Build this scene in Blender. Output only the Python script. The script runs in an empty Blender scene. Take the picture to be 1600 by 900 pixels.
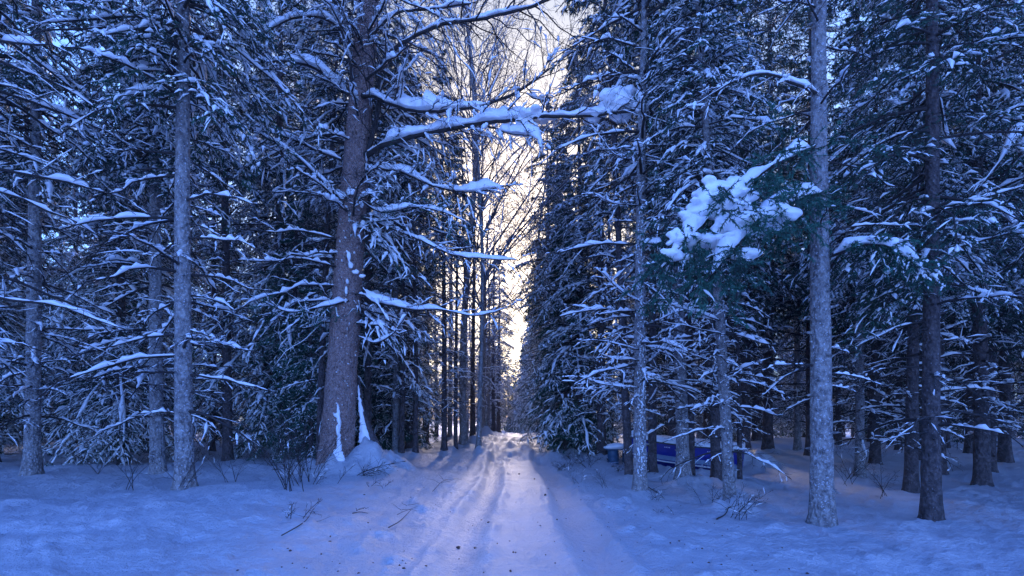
import bpy, math, random
import numpy as np
from mathutils import Vector, Matrix

# ------------------------------------------------------------------ camera, sky, sun, exposure
scn = bpy.context.scene
C = scn.collection
F, HX, HY, EYE = 800.0, 800.0, 655.0, 1.4      # focal length in photo pixels, vanishing point, eye height (m)
cam = bpy.data.cameras.new('camera'); camo = bpy.data.objects.new('camera', cam); C.objects.link(camo)
cam.sensor_width = 36.0; cam.lens = 36.0*F/1600.0; cam.clip_start = .05; cam.clip_end = 2000
cam.shift_y = (HY-450)/1600.0
camo.location = (0, 0, EYE); camo.rotation_euler = (math.radians(90), 0, 0)
scn.camera = camo

SUN_EL, SUN_AZ = math.radians(21.0), math.radians(0.6)      # sun ahead, down the track
w = bpy.data.worlds.new('World'); scn.world = w; w.use_nodes = True
nt = w.node_tree; nt.nodes.clear()
def N(nt, t, **kw):
    n = nt.nodes.new(t)
    for k, v in kw.items(): setattr(n, k, v)
    return n
out = N(nt, 'ShaderNodeOutputWorld'); bg = N(nt, 'ShaderNodeBackground')
sky = N(nt, 'ShaderNodeTexSky', sky_type='NISHITA'); sky.sun_disc = False
sky.sun_elevation = SUN_EL; sky.sun_rotation = SUN_AZ
sky.air_density = 1.0; sky.dust_density = .8; sky.ozone_density = 3.0
geo = N(nt, 'ShaderNodeNewGeometry')
dot = N(nt, 'ShaderNodeVectorMath', operation='DOT_PRODUCT')
sd = Vector((math.sin(SUN_AZ)*math.cos(SUN_EL), math.cos(SUN_AZ)*math.cos(SUN_EL), math.sin(SUN_EL)))
dot.inputs[1].default_value = sd
tc = N(nt, 'ShaderNodeTexCoord')
nt.links.new(tc.outputs['Generated'], dot.inputs[0])
ramp = N(nt, 'ShaderNodeValToRGB')
cr = ramp.color_ramp; cr.interpolation = 'EASE'
cr.elements[0].position = 0.45; cr.elements[0].color = (.47, .66, 1.34, 1)
cr.elements[1].position = 0.97; cr.elements[1].color = (.36, .315, .265, 1)
e = cr.elements.new(.80); e.color = (.38, .55, .90, 1)
nt.links.new(dot.outputs['Value'], ramp.inputs[0])
mul = N(nt, 'ShaderNodeMix', data_type='RGBA', blend_type='MULTIPLY'); mul.inputs[0].default_value = 1
nt.links.new(sky.outputs[0], mul.inputs[6]); nt.links.new(ramp.outputs[0], mul.inputs[7])
nt.links.new(mul.outputs[2], bg.inputs[0]); bg.inputs[1].default_value = .15
nt.links.new(bg.outputs[0], out.inputs[0])
sl = bpy.data.lights.new('sun', 'SUN'); sl.energy = 1.25; sl.angle = math.radians(8); sl.color = (1, .84, .82)
so = bpy.data.objects.new('sun', sl); C.objects.link(so)
so.rotation_euler = (-sd).to_track_quat('-Z', 'Y').to_euler(); so.location = (0, 0, 30)
vs = scn.view_settings; vs.view_transform = 'Standard'; vs.look = 'None'; vs.gamma = 1; vs.use_curve_mapping = False
vs.exposure = 2.0
scn.cycles.max_bounces = 6; scn.cycles.diffuse_bounces = 3; scn.cycles.glossy_bounces = 1
scn.cycles.use_denoising = True
scn.cycles.sample_clamp_indirect = 6

HAZE = 0.0006
# ------------------------------------------------------------------ noise
def _hash(ix, iy, s):
    h = (ix.astype(np.int64)*374761393 + iy.astype(np.int64)*668265263 + s*974634777) & 0xffffffff
    h = ((h ^ (h >> 13))*1274126177) & 0xffffffff
    return ((h ^ (h >> 16)) & 0xffff)/65535.0
def vnoise(x, y, s=0):
    ix, iy = np.floor(x), np.floor(y); fx, fy = x-ix, y-iy
    fx = fx*fx*(3-2*fx); fy = fy*fy*(3-2*fy)
    a = _hash(ix, iy, s); b = _hash(ix+1, iy, s); c = _hash(ix, iy+1, s); d = _hash(ix+1, iy+1, s)
    return (a*(1-fx)+b*fx)*(1-fy)+(c*(1-fx)+d*fx)*fy-.5
def fbm(x, y, o=4, s=0):
    r = 0; a = 1.0
    for k in range(o):
        r = r+a*vnoise(x*2**k+17.3*k, y*2**k-9.1*k, s+k); a *= .5
    return r

# ------------------------------------------------------------------ materials
def mat(name, rough=.8):
    m = bpy.data.materials.new(name); m.use_nodes = True
    t = m.node_tree; b = t.nodes['Principled BSDF']; b.inputs['Roughness'].default_value = rough
    return m, t, b
def noise(t, scale, detail=4, vec=None, rough=.5):
    n = N(t, 'ShaderNodeTexNoise'); n.inputs['Scale'].default_value = scale; n.inputs['Detail'].default_value = detail
    n.inputs['Roughness'].default_value = rough
    if vec: t.links.new(vec, n.inputs['Vector'])
    return n
def cramp(t, fac, stops):
    r = N(t, 'ShaderNodeValToRGB'); e = r.color_ramp.elements
    e[0].position, e[0].color = stops[0][0], (*stops[0][1], 1); e[1].position, e[1].color = stops[-1][0], (*stops[-1][1], 1)
    for p, c in stops[1:-1]:
        k = e.new(p); k.color = (*c, 1)
    t.links.new(fac, r.inputs[0]); return r
def bump(t, b, h, dist, strength=1.0):
    n = N(t, 'ShaderNodeBump'); n.inputs['Distance'].default_value = dist; n.inputs['Strength'].default_value = strength
    t.links.new(h, n.inputs['Height']); t.links.new(n.outputs[0], b.inputs['Normal'])
def objvec(t):
    return N(t, 'ShaderNodeTexCoord').outputs['Object']

def snow_mat(name, shade_dirt=False):
    m, t, b = mat(name, .55)
    v = objvec(t)
    n = noise(t, 14, 6, v, .65)
    b.inputs['Base Color'].default_value = (.92, .93, .95, 1)
    if shade_dirt:
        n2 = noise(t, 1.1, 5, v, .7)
        r = cramp(t, n2.outputs[0], [(.35, (.56, .575, .62)), (.65, (.67, .685, .73))])  # ground albedo lowered to stand in for canopy shade, mottled at random
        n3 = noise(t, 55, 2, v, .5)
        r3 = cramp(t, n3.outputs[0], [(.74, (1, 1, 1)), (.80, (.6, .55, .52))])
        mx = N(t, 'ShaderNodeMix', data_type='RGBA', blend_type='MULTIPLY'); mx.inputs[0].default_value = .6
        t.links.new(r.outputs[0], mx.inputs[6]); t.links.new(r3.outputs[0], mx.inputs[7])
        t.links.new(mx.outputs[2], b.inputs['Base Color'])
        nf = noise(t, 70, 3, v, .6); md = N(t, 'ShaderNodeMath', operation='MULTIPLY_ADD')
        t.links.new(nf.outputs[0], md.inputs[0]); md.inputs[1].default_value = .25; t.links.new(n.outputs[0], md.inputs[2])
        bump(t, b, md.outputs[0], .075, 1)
    else:
        bump(t, b, n.outputs[0], .02, .6)
    b.inputs['Specular IOR Level'].default_value = .25
    return m
M = {}
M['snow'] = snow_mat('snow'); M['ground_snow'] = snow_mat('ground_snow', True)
def bark(name, dark, mid, light, scale, frost):
    m, t, b = mat(name, .9)
    v = objvec(t)
    mp = N(t, 'ShaderNodeMapping'); mp.inputs['Scale'].default_value = (1, 1, .75); t.links.new(v, mp.inputs[0])
    vo = N(t, 'ShaderNodeTexVoronoi'); vo.inputs['Scale'].default_value = scale*1.6; t.links.new(mp.outputs[0], vo.inputs['Vector'])
    n = noise(t, scale, 6, mp.outputs[0], .7)
    r = cramp(t, n.outputs[0], [(.32, dark), (.5, mid), (.68, light)])
    # lichen and frost flecks
    n2 = noise(t, scale*3.1, 3, v, .6); f = cramp(t, n2.outputs[0], [(frost, (0, 0, 0)), (frost+.05, (1, 1, 1))])
    mx = N(t, 'ShaderNodeMix', data_type='RGBA'); t.links.new(f.outputs[0], mx.inputs[0])
    t.links.new(r.outputs[0], mx.inputs[6]); mx.inputs[7].default_value = (.62, .64, .7, 1)
    t.links.new(mx.outputs[2], b.inputs['Base Color'])
    ad = N(t, 'ShaderNodeMath', operation='ADD'); t.links.new(n.outputs[0], ad.inputs[0]); t.links.new(vo.outputs['Distance'], ad.inputs[1])
    bump(t, b, ad.outputs[0], .05, 1)
    return m
M['bark_brown'] = bark('bark_brown', (.10, .06, .052), (.36, .225, .19), (.56, .39, .34), 22, .59)
M['bark_grey'] = bark('bark_grey', (.08, .075, .08), (.27, .25, .245), (.46, .44, .43), 13, .60)
M['bark_dark'] = bark('bark_dark', (.035, .028, .03), (.09, .07, .07), (.17, .14, .14), 12, .68)
M['bark_birch'] = bark('bark_birch', (.08, .07, .07), (.26, .24, .23), (.42, .40, .38), 9, .62)
m, t, b = mat('twig', .9); b.inputs['Base Color'].default_value = (.035, .028, .028, 1); M['twig'] = m
m, t, b = mat('twig_frosted', .9); n = noise(t, 7, 3, objvec(t)); r = cramp(t, n.outputs[0], [(.4, (.06, .05, .055)), (.6, (.26, .24, .27))]); t.links.new(r.outputs[0], b.inputs['Base Color']); M['twig_frosted'] = m
m, t, b = mat('needles', .6)
n = noise(t, 1.3, 3, objvec(t)); r = cramp(t, n.outputs[0], [(.35, (.006, .026, .019)), (.52, (.012, .055, .036)), (.72, (.04, .15, .095))])
t.links.new(r.outputs[0], b.inputs['Base Color']); M['needles'] = m
m, t, b = mat('needles_teal', .6)
n = noise(t, 1.3, 3, objvec(t)); r = cramp(t, n.outputs[0], [(.35, (.012, .06, .045)), (.52, (.02, .12, .082)), (.70, (.05, .19, .13))])
t.links.new(r.outputs[0], b.inputs['Base Color']); M['needles_teal'] = m
def plain(name, col, rough=.5, metal=0, sc=9):
    m, t, b = mat(name, rough); n = noise(t, sc, 5, objvec(t), .65)
    r = cramp(t, n.outputs[0], [(.3, tuple(c*.72 for c in col)), (.7, tuple(min(1, c*1.12) for c in col))])
    t.links.new(r.outputs[0], b.inputs['Base Color']); b.inputs['Metallic'].default_value = metal
    return m
M['boat_blue'] = plain('boat_blue', (.008, .016, .25), .35)
M['boat_pale'] = plain('boat_pale', (.22, .30, .42), .4)
M['dark_metal'] = plain('dark_metal', (.04, .045, .06), .5, .4)
M['barrel_blue'] = plain('barrel_blue', (.03, .09, .17), .5)
M['white_paint'] = plain('white_paint', (.75, .76, .8), .5)
M['wood'] = plain('wood', (.07, .055, .05), .85)
M['rubber'] = plain('rubber', (.025, .025, .028), .85)
M['leaf_brown'] = plain('leaf_brown', (.13, .07, .045), .8)

# ------------------------------------------------------------------ mesh helpers
class MB:
    def __init__(s): s.V = []; s.Q = []; s.T = []; s.n = 0
    def add(s, v, q=None, t=None):
        v = np.asarray(v, float).reshape(-1, 3)
        if q is not None and len(q): s.Q.append(np.asarray(q, np.int64)+s.n)
        if t is not None and len(t): s.T.append(np.asarray(t, np.int64)+s.n)
        s.V.append(v); s.n += len(v)
        return s
    def mesh(s, name, material, smooth=True):
        me = bpy.data.meshes.new(name)
        if not s.V: return me
        V = np.concatenate(s.V).astype(np.float32)
        Q = np.concatenate(s.Q) if s.Q else np.zeros((0, 4), np.int64)
        T = np.concatenate(s.T) if s.T else np.zeros((0, 3), np.int64)
        me.vertices.add(len(V)); me.vertices.foreach_set('co', V.ravel())
        nl = Q.size+T.size; me.loops.add(nl)
        me.loops.foreach_set('vertex_index', np.concatenate([Q.ravel(), T.ravel()]).astype(np.int32))
        me.polygons.add(len(Q)+len(T))
        ls = np.concatenate([np.arange(len(Q))*4, Q.size+np.arange(len(T))*3]).astype(np.int32)
        me.polygons.foreach_set('loop_start', ls)
        me.update(calc_edges=True)
        me.polygons.foreach_set('use_smooth', np.full(len(me.polygons), smooth, bool))
        me.materials.append(M[material] if isinstance(material, str) else material)
        me.validate(); me.update()
        return me
def link(name, me, parent=None, kind=None, label=None):
    o = bpy.data.objects.new(name, me); C.objects.link(o)
    if parent: o.parent = parent
    if kind: o['kind'] = kind
    if label: o['label'] = label
    return o
def thing(name, label, cat, loc, group=None, rot=(0, 0, 0), scale=1):
    o = bpy.data.objects.new(name, None); C.objects.link(o); o.empty_display_size = .2
    o.location = loc; o.rotation_euler = rot; o.scale = (scale,)*3
    o['label'] = label; o['category'] = cat
    if group: o['group'] = group
    return o

def norm(v): return v/np.maximum(np.linalg.norm(v, axis=-1, keepdims=True), 1e-9)
def tubes(mb, P, R, k=3, squash=1.0, cap=True):
    """P (B,N,3) centre lines, R (B,N) radii"""
    B, n, _ = P.shape
    if B == 0: return
    T = norm(np.gradient(P, axis=1))
    ref = np.where(np.abs(T[..., 2:3]) > .9, np.array([1., 0, 0]), np.array([0, 0, 1.]))
    U = norm(np.cross(T, ref)); W = np.cross(U, T)
    a = np.arange(k)*2*math.pi/k+.3
    V = P[:, :, None]+R[:, :, None, None]*(np.cos(a)[None, None, :, None]*U[:, :, None]+squash*np.sin(a)[None, None, :, None]*W[:, :, None])
    i = np.arange(n-1)[:, None]*k; j = np.arange(k)[None]; j2 = (j+1) % k
    q = np.stack([i+j, i+j2, i+k+j2, i+k+j], -1).reshape(-1, 4)
    Q = (q[None]+(np.arange(B)*n*k)[:, None, None]).reshape(-1, 4)
    V = V.reshape(-1, 3); Tt = None
    mb.add(V, Q)
def spawn(rng, P, K, l0, l1, ang=(35, 60), planar=.25, droop=.25, n=3, tr=(.12, .98), jit=.06, lmax=9, up=0):
    B, n0, _ = P.shape
    L = np.linalg.norm(np.diff(P, axis=1), axis=2).sum(1)
    t = tr[0]+(tr[1]-tr[0])*(np.arange(K)[None]+rng.random((B, K)))/K
    x = t*(n0-1); i = np.minimum(x.astype(int), n0-2); f = (x-i)[..., None]
    bi = np.arange(B)[:, None]
    a, b = P[bi, i], P[bi, i+1]
    base = a*(1-f)+b*f; T = norm(b-a)
    h = norm(np.cross(T, np.array([0, 0, 1.]))+1e-6); v = np.cross(h, T)
    sg = np.where((np.arange(K)[None]+rng.integers(0, 2, (B, 1))) % 2, 1, -1)
    if planar is None: ph = rng.uniform(0, 2*math.pi, (B, K))
    else: ph = rng.normal(0, planar, (B, K))+np.where(sg > 0, 0, math.pi)
    perp = h*np.cos(ph)[..., None]+v*np.sin(ph)[..., None]
    an = np.radians(rng.uniform(*ang, (B, K)))[..., None]
    D = T*np.cos(an)+perp*np.sin(an)
    ln = np.minimum(L[:, None]*(l0*(1-t)+l1)*rng.uniform(.6, 1.25, (B, K)), lmax)
    s = np.linspace(0, 1, n)
    out = base[:, :, None]+D[:, :, None]*(ln[..., None, None]*s[:, None])
    out[..., 2] -= (droop*ln)[..., None]*s**2
    if up: out[..., 2] += (up*ln)[..., None]*s**2
    out = out+rng.normal(0, jit, out.shape)*ln[..., None, None]*s[:, None]
    return out.reshape(B*K, n, 3)
def taper(P, r0, r1=.25, ref=None):
    """radii per path; r0 scalar or (B,)"""
    B, n, _ = P.shape
    r0 = np.broadcast_to(np.asarray(r0, float), (B,))
    return r0[:, None]*np.linspace(1, r1, n)[None]
def needles(mb, rng, P, M_, ln, wd, tr=(.0, 1.)):
    B, n0, _ = P.shape
    t = rng.uniform(*tr, (B, M_)); x = t*(n0-1); i = np.minimum(x.astype(int), n0-2); f = (x-i)[..., None]
    bi = np.arange(B)[:, None]; a, b = P[bi, i], P[bi, i+1]
    p = (a*(1-f)+b*f).reshape(-1, 3); T = norm(b-a).reshape(-1, 3)
    r = rng.normal(0, 1, p.shape); r[:, 2] -= .35
    d = norm(T*.75+norm(r)*.8); side = norm(np.cross(d, rng.normal(0, 1, p.shape)))
    l = ln*rng.uniform(.6, 1.2, (len(p), 1)); w_ = wd*.5
    V = np.stack([p-side*w_, p+side*w_, p+d*l], 1).reshape(-1, 3)
    mb.add(V, t=np.arange(len(V)).reshape(-1, 3))
def snow_on(mb, rng, P, w0, frac=1.0, n=4, k=5, tr=(0, 1), squash=.7, lift=.6, var=.35):
    """lumpy loaf of snow lying along the top of each path"""
    B, n0, _ = P.shape
    keep = rng.random(B) < frac; P = P[keep]; B = len(P)
    if B == 0: return
    w0 = np.broadcast_to(np.asarray(w0, float), keep.shape)[keep] if np.ndim(w0) else np.full(B, w0)
    a = tr[0]+rng.uniform(0, .25, B)*(tr[1]-tr[0]); b = tr[1]-rng.uniform(0, .25, B)*(tr[1]-tr[0])
    t = a[:, None]+(b-a)[:, None]*np.linspace(0, 1, n)[None]
    x = t*(n0-1); i = np.minimum(x.astype(int), n0-2); f = (x-i)[..., None]; bi = np.arange(B)[:, None]
    Q = P[bi, i]*(1-f)+P[bi, i+1]*f
    prof = np.sin(np.linspace(.12, math.pi-.12, n))**.6
    R = w0[:, None]*prof[None]*(np.exp(rng.normal(0, var*.95, (B, n)))-.12*var).clip(.06, 2.3); R[:, 0] *= .35; R[:, -1] *= .35
    Q = Q.copy(); Q[..., 2] += lift*R
    tubes(mb, Q, R, k, squash)
_u = None
def blobs(mb, rng, Cn, S, nu=8, nv=6, amp=.18):
    """lumpy ellipsoids; Cn (B,3), S (B,3)"""
    Cn = np.atleast_2d(Cn); S = np.atleast_2d(S); B = len(Cn)
    u = np.arange(nu)*2*math.pi/nu; v = np.linspace(.08, math.pi-.08, nv)
    D = np.stack([np.cos(u)[None]*np.sin(v)[:, None], np.sin(u)[None]*np.sin(v)[:, None], np.repeat(np.cos(v)[:, None], nu, 1)], -1)
    am = 1+rng.normal(0, amp, (B, nv, nu, 1))
    if nu >= 12:
        am = 1+amp*1.6*(fbm(D[None, ..., 0]*1.8+D[None, ..., 2]+rng.random((B, 1, 1))*90, D[None, ..., 1]*1.8-D[None, ..., 2]+rng.random((B, 1, 1))*90, 3))[..., None]
        am = am+.10*fbm(D[None, ..., 0]*5+D[None, ..., 2]*3+rng.random((B, 1, 1))*90, D[None, ..., 1]*5-D[None, ..., 2]*4, 2)[..., None]
        am = np.where(D[None, ..., 2:3] < -.15, am*.8, am)
    V = Cn[:, None, None]+S[:, None, None]*D[None]*am
    i = np.arange(nv-1)[:, None]*nu; j = np.arange(nu)[None]; j2 = (j+1) % nu
    q = np.stack([i+j, i+nu+j, i+nu+j2, i+j2], -1).reshape(-1, 4)
    mb.add(V, (q[None]+(np.arange(B)*nu*nv)[:, None, None]).reshape(-1, 4))
def smooth_path(pts, n):
    p = np.asarray(pts, float); k = len(p)
    pp = np.vstack([2*p[0]-p[1], p, 2*p[-1]-p[-2]])
    L = np.r_[0, np.cumsum(np.linalg.norm(np.diff(p[:, :3], axis=0), axis=1))]; s = np.linspace(0, L[-1], n)
    x = np.interp(s, L, np.arange(k)); i = np.minimum(x.astype(int), k-2); f = (x-i)[:, None]
    a, b, c, d = pp[i], pp[i+1], pp[i+2], pp[i+3]
    return .5*((2*b)+(-a+c)*f+(2*a-5*b+4*c-d)*f**2+(-a+3*b-3*c+d)*f**3)
def W3(px, py, Y): return np.array([(px-HX)/F*Y, Y, EYE+(HY-py)/F*Y])

# ------------------------------------------------------------------ ground of snow
MOUNDS = []      # x, y, height, radius
def mound(x, y, h, r): MOUNDS.append((x, y, h, r))
def sstep(a, b, x):
    t = np.clip((x-a)/(b-a), 0, 1); return t*t*(3-2*t)
def gh(x, y, fine=True):
    x = np.asarray(x, float); y = np.asarray(y, float)
    cx = .10+.10*np.sin(y*.11)
    d = x-cx; ad = np.abs(d)
    out = sstep(1.5, 2.4, ad)
    z = .10*sstep(1.4, 3.2, -d)+.03*sstep(1.5, 3.0, d)
    z = z+.05*sstep(2.5, 5.5, -d)*sstep(20, 9, y)*sstep(2, 6, y)
    z = z+.42*sstep(13, 26, y)*sstep(4.5, 2.2, ad)-.9*sstep(34, 60, y)
    z = z-.22*sstep(1.8, 4.2, d)*sstep(22, 14, y)
    z = z+out*(.15*fbm(x*.45, y*.45, 4, 3)+0.06*fbm(x*1.9, y*1.9, 3, 5))
    z = z+(1-out)*.035*fbm(x*1.5, y*.6, 3, 9)
    rough = sstep(.5, .2, np.abs(ad-1.55))                      # churned edge berms
    z = z+rough*(.02+.15*np.maximum(0, fbm(x*3.6, y*2.8, 4, 21)))
    for c, wd, dp in ((-.68, .24, .085), (.74, .27, .075)):
        c = c+.05*np.sin(y*.7)
        z = z-dp*np.exp(-((d-c)/wd)**2)*(1-.4*vnoise(x*2, y*1.3, 31))
        for sgn in (-1, 1):
            z = z+.045*np.exp(-((d-c-sgn*.30)/.10)**2)*(1+2*vnoise(x*3, y*3.3, 33))
    ch = sstep(14.5, 17, y)*sstep(32, 22, y)*sstep(1.9, 1.1, ad)  # churned rise further up the track
    z = z+ch*(.30*fbm(x*1.9, y*1.0, 4, 41)+.10*sstep(14.5, 16.2, y))
    for mx, my, h, r in MOUNDS:
        if np.ndim(x) and x.size > 4000:
            q = (np.abs(x-mx) < 3*r) & (np.abs(y-my) < 3*r)
            if q.any(): z[q] += h*np.exp(-(((x[q]-mx)**2+(y[q]-my)**2)/r**2))*(1+.9*fbm(x[q]*3.1, y[q]*3.1, 3, 91))
        else: z = z+h*np.exp(-(((x-mx)**2+(y-my)**2)/r**2))
    if fine:
        z = z+(.012+.012*out)*fbm(x*9, y*7, 3, 51)*(sstep(40, 8, y))+out*.09*np.maximum(0, fbm(x*4.3, y*4.1, 3, 61)-.1)
        z = z-.035*out*np.maximum(0, fbm(x*2.6+40, y*2.4, 2, 67)-.25)-.04*(1-out)*np.maximum(0, fbm(x*5.2, y*3.4, 3, 71)-.15)
    return z
def gz(x, y): return float(gh(np.array([x]), np.array([y]), False)[0])

# ------------------------------------------------------------------ tree kinds (each mesh is built once, shared by the copies)
def trunk_path(H, n, wob, rng):
    z = np.linspace(0, 1, n)**1.15*H
    x = wob*np.sin(z/H*5+rng.random()*6)*z/H; y = wob*np.sin(z/H*4+rng.random()*6)*z/H
    return np.stack([x, y, z-.0], 1)
def trunk_mesh(rng, H, r, material, wob=.12, flare=.5, k=14, n=46, stubs=40, name='trunk', tap=.86):
    mb = MB(); P = trunk_path(H, n, wob, rng); z = P[:, 2]
    P = np.vstack([P[:1]-[0, 0, .5], P]); z = P[:, 2]
    R = r*(1-tap*np.clip(z/H, 0, 1)**1.1)*(1+flare*np.exp(-np.clip(z, 0, 99)/(r*1.7)))
    a = np.arange(k)*2*math.pi/k
    ph = rng.random()*6
    rr = R[:, None]*(1+.05*rng.normal(0, 1, (len(z), k))*.6+.10*np.exp(-np.clip(z, 0, 9)/(2*r))[:, None]*np.sin(a*4+ph)[None]*2)
    V = np.stack([P[:, 0][:, None]+rr*np.cos(a), P[:, 1][:, None]+rr*np.sin(a), np.repeat(z[:, None], k, 1)], -1)
    i = np.arange(len(z)-1)[:, None]*k; j = np.arange(k)[None]; j2 = (j+1) % k
    mb.add(V, np.stack([i+j, i+j2, i+k+j2, i+k+j], -1).reshape(-1, 4))
    if stubs:                                             # broken branch stubs
        zz = rng.uniform(.3, H*.75, stubs); aa = rng.uniform(0, 6.28, stubs)
        rz = np.interp(zz, z, R); cx = np.interp(zz, z, P[:, 0]); cy = np.interp(zz, z, P[:, 1])
        d = np.stack([np.cos(aa), np.sin(aa), rng.uniform(-.2, .2, stubs)], 1)
        p0 = np.stack([cx, cy, zz], 1)+d*(rz*.8)[:, None]
        L = rng.uniform(.03, .14, stubs)
        p = p0[:, None]+d[:, None]*(np.array([0, .6, 1])[None, :, None]*(L+.03)[:, None, None])
        tubes(mb, p, np.stack([np.full(stubs, .03), np.full(stubs, .017), np.full(stubs, .003)], 1)*(.7+r*2.5), 5)
    return mb.mesh(name, material), P, z, R
def limb_paths(rng, P, z, zz, L, tilt, sag, n=7, az=None):
    B = len(zz); az = rng.uniform(0, 6.28, B) if az is None else az
    base = np.stack([np.interp(zz, z, P[:, 0]), np.interp(zz, z, P[:, 1]), zz], 1)
    D = np.stack([np.cos(az), np.sin(az)], 1); s = np.linspace(0, 1, n)
    out = np.zeros((B, n, 3))
    out[..., :2] = base[:, None, :2]+D[:, None]*(L[:, None]*s*(1-.12*s*sag[:, None]))[..., None]
    out[..., 2] = zz[:, None]+L[:, None]*(tilt[:, None]*s-sag[:, None]*s**2)
    out += rng.normal(0, .022, out.shape)*L[:, None, None]*s[None, :, None]
    return out
KINDS = {}
def snowy_spruce(key, seed, H, r, bark_m, dead=None, live=None, k1=12, k2=5, wob=.1, nd=(10, 5), snow=1.0, fine=1.0, frac2=.5):
    """dead=(z0,z1,count,len), live=(z0,z1,count,len,droop)"""
    rng = np.random.default_rng(seed)
    tm, P, z, R = trunk_mesh(rng, H, r, bark_m, wob)
    tw, fo, sn = MB(), MB(), MB()
    if dead:
        z0, z1, c, Ln = dead
        zz = np.sort(rng.uniform(z0, z1, c)); L = Ln*rng.uniform(.35, 1.15, c)
        A = limb_paths(rng, P, z, zz, L, rng.uniform(-.15, .35, c), rng.uniform(.1, .45, c))
        tubes(tw, A, taper(A, .010+.010*L, .25), 4)
        B = spawn(rng, A, int(9*fine), .42, .10, (35, 65), .5, .12, 4, (.2, .98), .05)
        tubes(tw, B, taper(B, .0055, .4), 3)
        D = spawn(rng, B, 4, .35, .15, (30, 60), .9, .08, 3, (.2, .98), .08)
        tubes(tw, D, taper(D, .0038, .5), 3)
        snow_on(sn, rng, A, .018+.007*L, .85*snow, 15, 5, (0.02, .95), .8, .75, .6)
        snow_on(sn, rng, B, .012, .5*snow, 6, 4, var=.6)
    if live:
        z0, z1, c, Ln, dr = live
        u = (np.arange(c)+rng.random(c))/c; u = u**1.12; zz = z0+(z1-z0)*u
        L = Ln*((1-u)**.75*.95+.08)*np.minimum(1, .55+u*4)*rng.uniform(.65, 1.15, c)
        A = limb_paths(rng, P, z, zz, L, .35*u+rng.uniform(-.1, .15, c)-.12, dr*rng.uniform(.6, 1.2, c)*(1-.4*u))
        tubes(tw, A, taper(A, .010+.009*L, .25), 4)
        B = spawn(rng, A, k1, .44, .12, (35, 65), .16, .20, 4, (.14, .99), .045)
        B = np.concatenate([B, A[:, -3:][:, [0, 1, 2, 2]]+np.array([0, 0, -1e-3])*np.arange(4)[:, None]])
        tubes(tw, B, taper(B, .006, .4), 3)
        D = spawn(rng, B, k2, .42, .22, (32, 60), .28, .22, 3, (.12, .98), .06, .34)
        tubes(tw, D[:, [0, 2]], taper(D[:, [0, 2]], .004, .5), 3)
        needles(fo, rng, B, nd[0], .09, .020); needles(fo, rng, D, nd[1], .08, .021)
        snow_on(sn, rng, A, .030+.006*L, .7*snow, 7, 5, (.1, .98), .7, .8, .6)
        w_ = .024*np.exp(rng.normal(0, .35, len(B)))
        snow_on(sn, rng, B, w_*1.25, .6*snow, 4, 4, (0, .55), .6, .7, .35); snow_on(sn, rng, B, w_*1.1, .55*snow, 3, 4, (.5, 1), .6, .7, .35)
        w_ = .020*np.exp(rng.normal(0, .35, len(D)))
        snow_on(sn, rng, D, w_, frac2*snow*1.1, 3, 4, (0, 1), .65, .7, .3)
    KINDS[key] = dict(trunk=tm, twigs=tw.mesh('twigs', 'twig'), foliage=fo.mesh('foliage', 'needles_teal' if key == 'full_c' else 'needles', False) if fo.n else None,
                      snow_load=sn.mesh('snow_load', 'snow'), H=H, r=r)
snowy_spruce('full_a', 11, 15, .15, 'bark_dark', (0.6, 2.5, 14, 1.2), (1.0, 14.8, 150, 2.6, .75), snow=1.15, frac2=.72, k2=4, nd=(11, 6))
snowy_spruce('full_b', 12, 18, .19, 'bark_dark', (0.8, 3.4, 18, 1.4), (2.2, 17.8, 160, 2.7, .65), snow=1.1, frac2=.66, k2=4, nd=(11, 6))
snowy_spruce('full_c', 13, 11, .11, 'bark_dark', None, (.4, 10.9, 120, 2.0, .6), snow=.6, frac2=.28, nd=(14, 8))
snowy_spruce('full_d', 18, 18, .15, 'bark_dark', (1.2, 6.5, 50, 1.9), (5.2, 17.8, 120, 2.4, .6), snow=1.1, frac2=.64, k2=4)
snowy_spruce('full_e', 19, 17, .15, 'bark_dark', (1.2, 6.0, 34, 1.9), (4.4, 16.8, 115, 2.6, .6), snow=.5, frac2=.35, k2=4, nd=(12, 6))
snowy_spruce('high_a', 14, 16, .135, 'bark_grey', (1.2, 8.0, 66, 1.7), (6.2, 15.8, 120, 2.0, .6), k1=8)
snowy_spruce('high_b', 15, 17, .12, 'bark_dark', (1.5, 9.0, 60, 1.5), (7.5, 16.8, 100, 1.8, .6), k1=8)
snowy_spruce('dead_a', 16, 14, .15, 'bark_grey', (1.6, 12.5, 120, 2.0), (9.5, 13.8, 30, 1.4, .5), k1=7)
snowy_spruce('pole', 17, 13, .09, 'bark_dark', (1.5, 11, 60, 1.1), (8.5, 12.9, 40, 1.3, .5), k1=7)
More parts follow.
